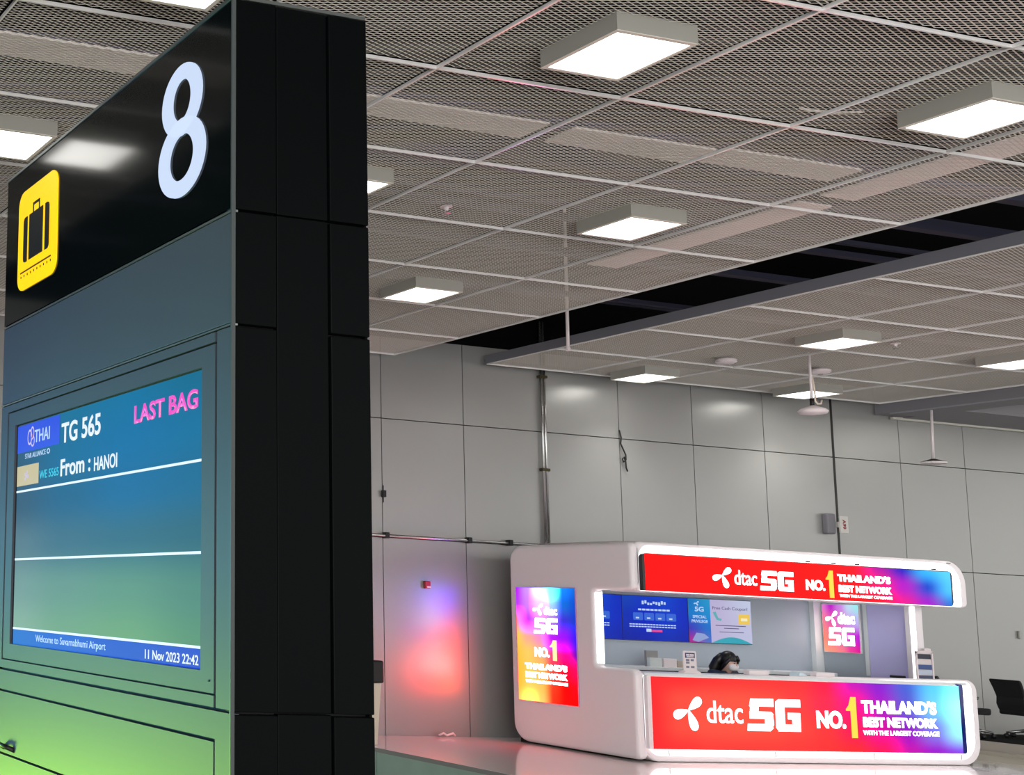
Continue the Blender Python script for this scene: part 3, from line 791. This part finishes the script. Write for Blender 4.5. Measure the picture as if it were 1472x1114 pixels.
# TVs on the kiosk back wall
YT = YB - .095
def tv(x0, x1, label):
    t = thing('wall_screen', label, 'screen', ((x0 + x1) / 2, YT, 2.24), 'wall screens inside the kiosk')
    MB().box(x0, x1, YT - .045, YT, 1.955, 2.552).build('housing', M_screenblk, t, bevel=.004)
    return t
TVF = FF(YT - .045)
BL = [[(16, 70, 190), (10, 60, 205), (12, 70, 215), (10, 50, 200)], [(10, 50, 190), (4, 40, 205), (6, 60, 215), (8, 45, 200)], [(12, 40, 170), (10, 36, 180), (10, 50, 190), (12, 40, 180)]]
M_tvw = emis('tv_white', (190, 215, 255), .9)
xs3 = [13.00, 14.085, 15.17, 16.245]
for k, l in enumerate(['leftmost blue wall screen mostly hidden behind the kiosk side', 'dark blue wall screen with four small boxes, second of the row', 'pale wall screen with coupon picture, right end of the row']):
    a, b = xs3[k] + .006, xs3[k + 1] - .006
    t = tv(xs3[k] + .002, xs3[k + 1] - .002, l)
    if k < 2:
        g = gradface('picture', TVF, a, b, 1.962, 2.545, BL, M_scr, t, .002, n=12)
        mb = MB()
        # curved headline strokes, boxes, text lines
        for q in range(9):
            u = .30 + q * .042; z = 2.455 + .012 * math.sin(q * 1.9)
            mb.prism(rect(a + u * 1.07, a + (u + .03) * 1.07, z - .018, z + .018 + .01 * math.cos(q)), TVF, .003, .004)
        for q in range(8):
            u = .24 + q * .062
            mb.prism(rect(a + u * 1.07, a + (u + .05) * 1.07, 2.355, 2.378), TVF, .003, .004)
        for z in (2.17, 2.14):
            for q in range(16):
                u = .10 + q * .045
                mb.prism(rect(a + u * 1.07, a + (u + .036) * 1.07, z - .007, z + .007), TVF, .003, .004)
        for q in range(4):
            u = .18 + q * .17
            mb.prism(rect(a + (u + .02) * 1.07, a + (u + .07) * 1.07, 2.245, 2.265), TVF, .004, .005)
        mb.build('caption', M_tvw, g)
        mb = MB()
        for q in range(4):
            u = .16 + q * .17
            mb.prism(rpoly(rect(a + u * 1.07, a + (u + .15) * 1.07, 2.225, 2.325), .015, 3), TVF, .0025, .0035)
        mb.build('tile', emis('tv_blue', (28, 96, 215), .9), g)
        mb = MB(); mb.prism(rect(a + .38, a + .46, 2.075, 2.115), TVF, .003, .004); mb.build('badge', M_tvw, g)
        mb = MB(); mb.prism(rect(a + .46, a + .64, 2.075, 2.105), TVF, .003, .004); mb.build('badge', emis('tv_pink', (230, 60, 150), .9), g)
    else:
        x2 = a + .37
        g1 = gradface('picture', TVF, a, x2, 1.962, 2.545, [[(20, 120, 200), (40, 160, 215)], [(20, 130, 215), (30, 150, 220)], [(60, 60, 200), (30, 120, 215)], [(190, 40, 150), (80, 120, 210)]], M_scr, t, .002, n=10)
        g2 = gradface('picture', TVF, x2, b, 1.962, 2.545, [[(196, 186, 226), (205, 214, 240)], [(200, 188, 226), (204, 205, 236)], [(196, 190, 230), (200, 205, 236)]], M_scr, t, .002, n=6)
        logo(TVF, a + .10, a + .18, 2.455, 2.51, M_tvw, g1, .003)
        text('caption', '5G', TVF, a + .11, a + .26, 2.375, 2.44, M_tvw, g1, .003, .001, bold=.03)
        text('caption', 'SPECIAL', TVF, a + .07, a + .30, 2.285, 2.325, M_tvw, g1, .003, .001, bold=.02)
        text('caption', 'PRIVILEGE', TVF, a + .05, a + .32, 2.225, 2.265, M_tvw, g1, .003, .001, bold=.02)
        mb = MB(); mb.prism([(a + .05, 1.99), (a + .15, 1.97), (a + .33, 2.03), (a + .25, 2.08), (a + .12, 2.09)], TVF, .003, .004); mb.build('illustration', emis('tv_ill', (150, 170, 225), .8), g1)
        M_td = emis('tv_dark', (70, 62, 110), .7)
        text('caption', 'Free Cash Coupon!', TVF, x2 + .04, b - .06, 2.40, 2.455, M_td, g2, .003, .001)
        mb = MB()
        mb.prism(rect(x2 + .08, b - .10, 2.195, 2.205), TVF, .003, .004).prism(rect(x2 + .22, b - .22, 2.16, 2.17), TVF, .003, .004).prism(rect(x2 + .14, b - .14, 2.11, 2.118), TVF, .003, .004)
        mb.build('caption', M_td, g2)
        mb = MB(); mb.prism(rpoly(rect(b - .22, b - .03, 2.225, 2.365), .015, 3), TVF, .003, .004); mb.build('coupon', emis('tv_yellow', (236, 198, 80), .95), g2)
        mb = MB(); mb.prism(rect(b - .18, b - .07, 2.27, 2.31), TVF, .0045, .005); mb.build('coupon', emis('tv_cream', (245, 236, 190), .95), g2)
        mb = MB(); mb.prism([(x2 + .04, 2.37), (x2 + .09, 2.385), (x2 + .13, 2.30), (x2 + .19, 2.29), (x2 + .17, 2.26), (x2 + .10, 2.275)], TVF, .003, .004); mb.build('illustration', emis('tv_teal', (90, 175, 185), .9), g2)
        n = 16; mb = MB(); mb.prism([(x2 + (b - x2) * q / n, 1.962 + .085 * math.sin(PI * q / n)) for q in range(n + 1)], TVF, .003, .004); mb.build('illustration', emis('tv_sea', (30, 165, 185), .9), g2)

# ------------------------------------------------------------------ things on the counters
CT = 1.617  # counter items and clerk: positions from image pixels cast to chosen depths
t = thing('payment_sign', 'white counter stand with blue header and small payment emblems', 'counter sign', (13.40, 12.36, CT))
sf = FF(12.36)
MB().prism(rpoly([(13.285, CT), (13.475, CT), (13.475, CT + .262), (13.285, CT + .262)], .02), sf, 0, .012).build('board', M_white, t)
MB().prism([(13.24, CT), (13.52, CT), (13.475, CT + .03), (13.285, CT + .03)], sf, -.04, .04).build('foot', M_white, t)
MB().prism(rect(13.31, 13.452, CT + .18, CT + .24), sf, .012, .014).build('header', mat('navy', (30, 66, 128), .4), t)
mb = MB()
for (a, b, c) in ((13.32, 13.37, .155), (13.39, 13.435, .155), (13.32, 13.37, .125), (13.32, 13.365, .075), (13.39, 13.44, .075)):
    mb.prism(rect(a, b, CT + c - .012, CT + c + .012), sf, .012, .014)
mb.build('emblem', mat('emblem_grey', (120, 122, 140), .5), t)
mb = MB(); mb.prism(rect(13.325, 13.375, CT + .205, CT + .225), sf, .014, .0145).prism(rect(13.38, 13.437, CT + .205, CT + .225), sf, .014, .0145).prism(rect(13.33, 13.435, CT + .188, CT + .2), sf, .014, .0145)
mb.build('caption', M_white, t)

t = thing('brochure_rack', 'tall clear brochure rack of leaflets at the right end of the counter', 'brochure rack', (17.02, 12.36, CT))
bf = FF(12.36)
mb = MB()
mb.prism(rect(16.90, 16.918, CT, CT + .36), bf, -.008, .012).prism(rect(17.158, 17.176, CT, CT + .36), bf, -.008, .012).prism(rect(16.90, 17.176, CT + .345, CT + .37), bf, -.008, .012).prism(rect(16.918, 17.158, CT, CT + .345), bf, -.012, -.008)
mb.build('frame', M_white, t)
cl = [((20, 24, 50), 'leaflet_navy'), ((214, 206, 206), 'leaflet_cream'), ((40, 70, 130), 'leaflet_blue'), ((178, 190, 206), 'leaflet_pale'), ((46, 54, 84), 'leaflet_slate')]
zz = CT + .340
for k, (c, n) in enumerate(cl):
    hgt = .066
    MB().prism(rect(16.925, 17.152, zz - hgt, zz - .006), bf, -.0075, .001 + .0015 * k).build('leaflet', mat(n, c, .35), t); zz -= hgt
o = MB().lathe([(.03, 0), (.032, .30), (.02, .33), (.02, .36), (.055, .365), (.05, .40), (.01, .41)], (17.34, 12.55, CT), 16).build('pump_bottle', M_white, smooth=False)
tag(o, 'small pale pump bottle behind the brochure rack', 'bottle')
o = MB().prism(rpoly(rect(14.29, 14.59, CT, CT + .062), .01), FF(12.46), 0, .08).build('terminal_box', M_white, bevel=.006)
tag(o, 'small white box on the counter right beside the clerk', 'box')
o = MB().prism([(14.98, CT), (15.22, CT), (15.12, CT + .012), (15.05, CT + .05), (15.00, CT + .055)], FF(12.45), 0, .12).build('paper_stack', mat('paper_blue', (200, 220, 228), .5))
tag(o, 'curled pale papers lying between the two white counter boxes', 'papers')
o = MB().prism(rpoly(rect(15.32, 15.61, CT, CT + .062), .01), FF(12.46), 0, .08).build('terminal_box', M_white, bevel=.006)
tag(o, 'small white box on the counter left below the pink light box', 'box')
t = thing('leaflet_holder', 'grey leaflet holder on the back counter left of payment stand', 'leaflet holder', (14.3, 13.7, 1.63))
lf = FF(13.72)
MB().prism(rect(14.165, 14.35, 1.63, 1.835), lf, -.03, .0).build('back_plate', mat('holder_grey', (140, 138, 138), .5), t)
MB().prism(rect(14.17, 14.36, 1.63, 1.745), lf, 0.001, .05).build('pocket', mat('holder_pale', (205, 212, 210), .4), t)
o = MB().prism(rect(14.39, 14.60, 1.63, 1.74), lf, -.05, .05).build('card_box', M_white, bevel=.004); tag(o, 'white printed card box on back counter beside leaflet holder', 'box')
o = MB().box(14.62, 14.70, 13.68, 13.76, 1.63, 1.715).build('tan_box', mat('tan_card', (176, 164, 150), .6)); tag(o, 'tiny tan box on back counter partly behind the payment stand', 'box')

# ------------------------------------------------------------------ clerk behind the counter
def skin_mesh(name, verts, edges, radii, m, parent, root=0, sub=2):
    me = bpy.data.meshes.new(name); me.from_pydata(verts, edges, [])
    o = bpy.data.objects.new(name, me); COL.objects.link(o)
    sm = o.modifiers.new('skin', 'SKIN'); sm.use_smooth_shade = True
    for i, v in enumerate(me.skin_vertices[0].data):
        r = radii[i]; v.radius = (r, r) if not isinstance(r, tuple) else r
        v.use_root = (i == root)
    ss = o.modifiers.new('sub', 'SUBSURF'); ss.levels = sub; ss.render_levels = sub
    dg = bpy.context.evaluated_depsgraph_get(); dg.update()
    me2 = bpy.data.meshes.new_from_object(o.evaluated_get(dg))
    bpy.data.objects.remove(o); bpy.data.meshes.remove(me)
    me2.materials.clear(); me2.materials.append(m); me2.name = name
    for p in me2.polygons: p.use_smooth = True
    return link(name, me2, parent)
per = thing('person', 'person in dark blue top and white face mask bending behind the counter', 'person', (14.50, 13.0, ZK + .03))
fd = Vector((.05, -.99875, 0)); sd = Vector((.99875, .05, 0))      # facing, and the person's left
B = Vector((14.66, 13.14, 0))
def pp(f, s, z): return tuple(B + fd * f + sd * s + Vector((0, 0, z)))
FZ = ZK + .03
vv = [pp(0, 0, 1.17), pp(.02, 0, 1.30), pp(.05, 0, 1.44), pp(.08, 0, 1.55), pp(.115, 0, 1.615), pp(.145, 0, 1.665), pp(.175, 0, 1.735), pp(.165, 0, 1.80)]
ee = [(i, i + 1) for i in range(7)]
rr_ = [.125, .11, .115, .10, .05, .058, .090, .070]
for s in (-1, 1):
    n = len(vv)
    vv += [pp(.08, s * .165, 1.585), pp(.13, s * .205, 1.36), pp(.30, s * .15, 1.45), pp(.37, s * .12, 1.50)]
    rr_ += [.058, .045, .034, .026]
    ee += [(3, n), (n, n + 1), (n + 1, n + 2), (n + 2, n + 3)]
    w0 = n + 3
    for k in range(4):
        n = len(vv); sp = s * (.12 - .022 * (k - 1.5) * 1.0)
        vv += [pp(.43, sp, 1.515), pp(.47 + .008 * (1.5 - abs(k - 1.5)), sp, 1.512), pp(.495 + .012 * (1.5 - abs(k - 1.5)), sp, 1.500)]
        rr_ += [.010, .0085, .007]
        ee += [(w0, n), (n, n + 1), (n + 1, n + 2)]
    n = len(vv)
    vv += [pp(.395, s * .075, 1.512), pp(.425, s * .062, 1.51)]; rr_ += [.011, .008]; ee += [(w0, n), (n, n + 1)]
    n = len(vv)
    vv += [pp(.05, s * .09, 1.13), pp(.36, s * .10, 1.12), pp(.34, s * .10, .80), pp(.33, s * .10, FZ + .05), pp(.46, s * .11, FZ + .03)]
    rr_ += [.085, .062, .05, .036, .028]
    ee += [(0, n), (n, n + 1), (n + 1, n + 2), (n + 2, n + 3), (n + 3, n + 4)]
M_skin = mat('skin', (216, 176, 158), .5)
skin_mesh('body', vv, ee, rr_, M_skin, per)
# jacket: a slightly larger shell over torso and arms
v2, e2, r2 = [], [], []
v2 += [pp(0, 0, 1.17), pp(.02, 0, 1.30), pp(.05, 0, 1.44), pp(.08, 0, 1.575), pp(.105, 0, 1.625)]; e2 += [(i, i + 1) for i in range(4)]; r2 += [.140, .125, .13, .112, .066]
for s in (-1, 1):
    n = len(v2); v2 += [pp(.08, s * .165, 1.60), pp(.13, s * .205, 1.36), pp(.30, s * .15, 1.45), pp(.35, s * .127, 1.49)]; r2 += [.070, .056, .046, .038]
    e2 += [(3, n), (n, n + 1), (n + 1, n + 2), (n + 2, n + 3)]
skin_mesh('jacket', v2, e2, r2, mat('jacket', (26, 40, 66), .45), per)
# trousers
v2, e2, r2 = [pp(0, 0, 1.17), pp(0, 0, 1.24)], [(0, 1)], [.135, .13]
for s in (-1, 1):
    n = len(v2); v2 += [pp(.05, s * .09, 1.13), pp(.36, s * .10, 1.12), pp(.34, s * .10, .80), pp(.33, s * .10, .76)]; r2 += [.095, .072, .06, .055]
    e2 += [(0, n), (n, n + 1), (n + 1, n + 2), (n + 2, n + 3)]
skin_mesh('trousers', v2, e2, r2, mat('trousers', (20, 20, 24), .7), per)
hc = Vector(pp(.172, 0, 1.748))
zax = Vector((fd.x * .30, fd.y * .30, .95)).normalized(); xax = (fd - zax * fd.dot(zax)).normalized(); yax = zax.cross(xax)
HR = Matrix((xax, yax, zax)).transposed()
def hp(x, y, z): return hc + HR @ Vector((x, y, z))
# hair: cap plus long fall over the shoulder
mb = MB()
mb.ell(hp(-.034, 0, .026), .098, .093, .104, HR)
n0 = len(mb.v)
mb.tube([hp(-.07, -.05, .06), hp(-.11, -.06, -.02), hp(-.12, -.085, -.12), hp(-.09, -.10, -.21)], [.045, .055, .056, .03], 12)
mb.tube([hp(-.07, .05, .06), hp(-.115, .05, -.02), hp(-.125, .07, -.12), hp(-.10, .08, -.21)], [.045, .055, .054, .03], 12)
mb.tube([hp(-.09, 0, .05), hp(-.13, 0, -.04), hp(-.14, 0, -.15), hp(-.11, 0, -.23)], [.055, .06, .058, .03], 12)
for q in (-1, 1):
    mb.tube([hp(.035, q * .045, .088), hp(.045, q * .078, .045), hp(.012, q * .090, -.03), hp(-.02, q * .092, -.12)], [.018, .020, .022, .012], 8)
mb.build('hair', mat('hair_black', (14, 12, 13), .4), per, smooth=True)
mb = MB(); mb.ell(hp(.060, 0, -.045), .054, .068, .050, HR); mb.build('face_mask', mat('mask_white', (240, 236, 240), .7), per, smooth=True)
mb = MB()
for s in (-1, 1): mb.ell(hp(.090, s * .032, .012), .006, .015, .006, HR, 10, 6)
mb.build('eye', mat('eye_dark', (22, 16, 16), .3), per, smooth=True)
mb = MB()
for s in (-1, 1): mb.ell(hp(.089, s * .033, .033), .005, .02, .004, HR, 10, 6)
mb.build('eyebrow', MATS['hair_black'], per, smooth=True)
mb = MB(); mb.ell(hp(.098, 0, -.012), .014, .012, .022, HR, 10, 6); mb.build('nose', M_skin, per, smooth=True)

# ------------------------------------------------------------------ chairs on the carpet
def make_chair(loc, rz, label):
    t = thing('office_chair', label, 'chair', (0, 0, 0), 'black office chairs behind the kiosk')
    fab = mat('chair_fabric', (16, 17, 20), .8)
    # local: faces +X
    MB().prism(rpoly([(-.24, -.25), (.26, -.24), (.26, .24), (-.24, .25)], .07), lambda a, b, d: (a, b, d), .33, .41).build('seat', fab, t, bevel=.02)
    mb = MB(); N = 7
    prof = [(-.19, .345), (-.245, .40), (-.265, .48), (-.26, .58), (-.285, .69), (-.325, .80), (-.335, .83)]
    wid = [.19, .215, .225, .22, .235, .245, .235]
    for i, (x, z) in enumerate(prof):
        for s, dx in ((-1, 0), (-1, .04), (1, .04), (1, 0)):
            mb.v.append((x + dx, s * wid[i], z))
    for i in range(N - 1):
        for k in range(4):
            q = (k + 1) % 4
            mb.f.append([i * 4 + k, i * 4 + q, (i + 1) * 4 + q, (i + 1) * 4 + k])
    mb.f.append([0, 1, 2, 3]); mb.f.append([(N - 1) * 4 + k for k in (3, 2, 1, 0)])
    mb.build('backrest', fab, t, bevel=.012)
    for s in (-1, 1):
        a = MB().tube([(-.05, s * .25, .37), (-.05, s * .285, .43), (-.04, s * .285, .545)], .016, 8).build('armrest', M_black, t, smooth=True)
        MB().box(-.16, .14, s * .285 - .03, s * .285 + .03, .54, .565).build('arm_pad', mat('arm_grey', (96, 96, 98), .4), a, bevel=.008)
    MB().tube([(0, 0, .10), (0, 0, .34)], [.03, .024], 12).build('column', M_black, t, smooth=True)
    MB().tube([(-.02, -.1, .325), (-.05, -.3, .32)], .008, 8).build('lever', M_black, t, smooth=True)
    for k in range(5):
        an = 2 * PI * k / 5 + .3; c, s = math.cos(an), math.sin(an)
        lg = MB().tube([(0, 0, .12), (.15 * c, .15 * s, .10), (.28 * c, .28 * s, .075)], [.03, .02, .016], 8).build('leg', mat('chair_base', (150, 150, 150), .25, .9), t, smooth=True)
        MB().tube([(.28 * c - .02 * s, .28 * s + .02 * c, .032), (.28 * c + .02 * s, .28 * s - .02 * c, .032)], .032, 12).build('caster', M_black, lg, smooth=True)
    t.location = loc; t.rotation_euler = (0, 0, rz)
    return t
ZCARP = 0.777
ch = make_chair((21.04, 13.88, ZCARP), math.radians(-14), 'black office chair with grey armrest at the right edge')
c2 = copy_tree(ch, (20.12, 14.06, ZCARP), 'black office chair almost hidden behind the kiosk right end'); c2.rotation_euler = (0, 0, math.radians(-56))

# ------------------------------------------------------------------ wall fittings
def k9(p): return p * .9911
yw = YW - .002
t = thing('fire_alarm', 'small red fire alarm call point on the wall left of kiosk', 'fire alarm', (11.50, yw, 2.56))
MB().box(11.462, 11.545, yw - .05, yw, 2.515, 2.615).build('case', mat('alarm_red', (178, 14, 40), .35), t, bevel=.012)
MB().box(11.482, 11.54, yw - .056, yw - .05, 2.525, 2.548).build('window', M_white, t)
t = thing('guard_rail', 'horizontal steel tube with black brackets along the wall left of kiosk', 'rail', (11.5, yw, 3.17))
MB().tube([(9.0, yw - .06, 3.185), (14.6, yw - .06, 3.175)], .019, 12).build('tube', M_pipe, t, smooth=True)
for x in (10.87, 12.15, 12.80):
    MB().box(x - .03, x + .03, yw - .09, yw, 3.145, 3.225).build('bracket', M_black, t, bevel=.01)
t = thing('wall_pipe', 'pair of vertical steel pipes on the back wall left of kiosk', 'pipe', (13.42, yw, 3.2))
for dx in (-.022, .028):
    MB().tube([(13.42 + dx, yw - .04, 3.20), (13.42 + dx, yw - .04, 6.3)], .017, 10).build('tube', M_pipe, t, smooth=True)
for z in (5.52, 4.22):
    MB().box(13.36, 13.49, yw - .065, yw, z - .02, z + .02).build('clamp', mat('clamp_brass', (70, 62, 40), .4, .6), t, bevel=.006)
o = MB().box(10.835, 10.885, yw - .05, yw, 3.69, 3.78).box(10.865, 10.875, yw - .012, yw, 3.62, 3.85).build('wall_bracket', M_black, bevel=.006)
tag(o, 'small black bracket clipped to a wall seam beside the pylon', 'bracket')
cab = [(14.72, yw - .015, 4.87), (14.735, yw - .03, 4.76), (14.73, yw - .02, 4.68), (14.76, yw - .03, 4.60), (14.80, yw - .03, 4.52), (14.80, yw - .03, 4.45), (14.76, yw - .03, 4.42), (14.74, yw - .03, 4.46), (14.77, yw - .03, 4.49), (14.795, yw - .03, 4.42), (14.80, yw - .03, 4.34), (14.82, yw - .03, 4.29)]
o = MB().tube(cab, .010, 8).build('dangling_cable', M_black, smooth=True); tag(o, 'thin black cable dangling from a seam of the back wall', 'cable')
o = MB().box(21.98, 22.02, yw - .03, yw, 2.20, 2.32).build('wall_hook', M_lampbox, bevel=.008); tag(o, 'tiny grey fitting on the wall above the office chairs', 'fitting')
t = thing('wall_device', 'grey wall box with projecting white sign beside black wall joint', 'wall box', (18.38, yw, 3.73))
MB().box(18.30, 18.455, yw - .09, yw, 3.60, 3.90).build('case', mat('device_grey', (112, 110, 118), .5), t, bevel=.02)
sg = MB().box(18.47, 18.62, yw - .14, yw - .12, 3.62, 3.865).build('sign', mat('sign_pale', (196, 194, 190), .5), t)
MB().box(18.455, 18.50, yw - .12, yw, 3.70, 3.78).build('arm', M_lampbox, t)
def RF(a, b, d): return (18.545 + (a - .5) * 1.0 * 0 + b, yw - .14 - d, 3.745 - a)
text('lettering', 'A99', lambda a, b, d: (18.545 + b, yw - .141 - d, 3.745 - a), -.07, .07, -.03, .03, mat('sign_red', (150, 40, 48), .5), sg, .0, .002, bold=.03)
# small bits by the wall base
o = MB().tube([(11.60, yw - .08, ZB + .02), (11.66, yw - .09, ZB + .05), (11.72, yw - .08, ZB + .02), (11.80, yw - .1, ZB + .05), (11.84, yw - .08, ZB + .015)], .014, 8).build('cable_loop', M_white, smooth=True)
tag(o, 'short white loop of cable on the platform against the wall', 'cable')

# ------------------------------------------------------------------ ceiling fittings
def disc(x, y, label):
    t = thing('smoke_detector', label, 'detector', (x, y, ZC - .012), 'white round detectors')
    MB().lathe([(.085, 0), (.115, -.02), (.118, -.05), (.085, -.068), (.02, -.078)], (x, y, ZC - .012), 20).build('body', M_white, t, smooth=False)
    MB().lathe([(.03, -.075), (.028, -.084), (.01, -.086)], (x, y, ZC - .012), 12).build('sensor', M_lampbox, t)
disc(14.62, 12.76, 'white round detector on the mesh ceiling above the kiosk header')
disc(16.16, 12.76, 'white round detector right beside the hanging rod')
def sprinkler(x, y, z, label):
    t = thing('sprinkler', label, 'sprinkler', (x, y, z), 'ceiling sprinklers')
    MB().lathe([(.045, .0), (.05, -.008), (.02, -.012), (.014, -.04)], (x, y, z), 14).build('rosette', M_white, t)
    MB().lathe([(.004, -.04), (.005, -.06), (.034, -.062), (.034, -.066), (.005, -.070)], (x, y, z), 14).build('deflector', M_pipe, t)
sprinkler(15.43, 11.26, ZC - .01, 'small white sprinkler beyond the slot, right of a ceiling light')
sprinkler(7.26, 8.85, ZC - .008, 'small white sprinkler on the mesh ceiling right beside the pylon')
t = thing('hanging_disc', 'white disc hanging on a thin rod with a looped cable', 'antenna', (15.375, 12.267, ZC))
MB().tube([(15.370, 12.267, ZC + .05), (15.372, 12.267, 5.02)], .016, 10).build('rod', M_white, t, smooth=True)
MB().tube([(15.372, 12.267, 5.06), (15.374, 12.267, 4.95)], .024, 10).build('joint', M_black, t, smooth=True)
MB().lathe([(.02, .075), (.05, .06), (.13, .03), (.16, .0), (.145, -.03), (.02, -.05)], (15.378, 12.267, 4.90), 28).build('disc', M_white, t, smooth=True)
MB().tube([(15.39, 12.26, 5.35), (15.42, 12.26, 5.1), (15.40, 12.25, 5.03), (15.44, 12.25, 4.995), (15.49, 12.25, 5.00), (15.52, 12.26, 5.05)], .011, 8).build('cable', mat('cable_cream', (226, 212, 196), .5), t, smooth=True)
t = thing('hanging_disc', 'thin rod with flat dark-topped disc hanging in front of right wall', 'antenna', (19.5, 13.8, zb))
MB().tube([(19.50, 13.8, zb), (19.47, 13.8, 4.72)], .018, 10).build('rod', M_white, t, smooth=True)
MB().lathe([(.03, .05), (.08, .03), (.15, .008)], (19.47, 13.8, 4.665), 24).build('cap', M_black, t)
MB().lathe([(.15, .006), (.155, .0), (.15, -.02), (.03, -.022)], (19.47, 13.8, 4.665), 24).build('disc', M_white, t)
t = thing('drop_pipe', 'white drop pipe with sprinkler head hanging in the dark slot', 'pipe', (12.28, 12.86, 6.3))
MB().tube([(12.27, 12.83, 7.4), (12.28, 12.86, 5.53)], .019, 10).build('pipe', mat('pipe_white', (235, 228, 226), .35), t, smooth=True)
MB().lathe([(.022, .03), (.026, .0), (.012, -.02), (.030, -.025), (.005, -.03)], (12.28, 12.86, 5.52), 12).build('head', M_white, t)
# thin hangers and loose wires above / in the mesh
for (p, l) in (([(8.2, 6.5, 5.72), (8.32, 6.55, 5.74), (8.45, 6.45, 5.70), (8.50, 6.30, 5.66)], 'short curled pale wire above mesh near the top right'),
               ([(6.95, 10.3, 5.75), (7.02, 10.25, 5.72), (7.05, 10.12, 5.66)], 'short pale wire above mesh over the light beside the pylon')):
    o = MB().tube(p, .009, 6).build('loose_wire', M_tray, smooth=True); tag(o, l, 'wire')
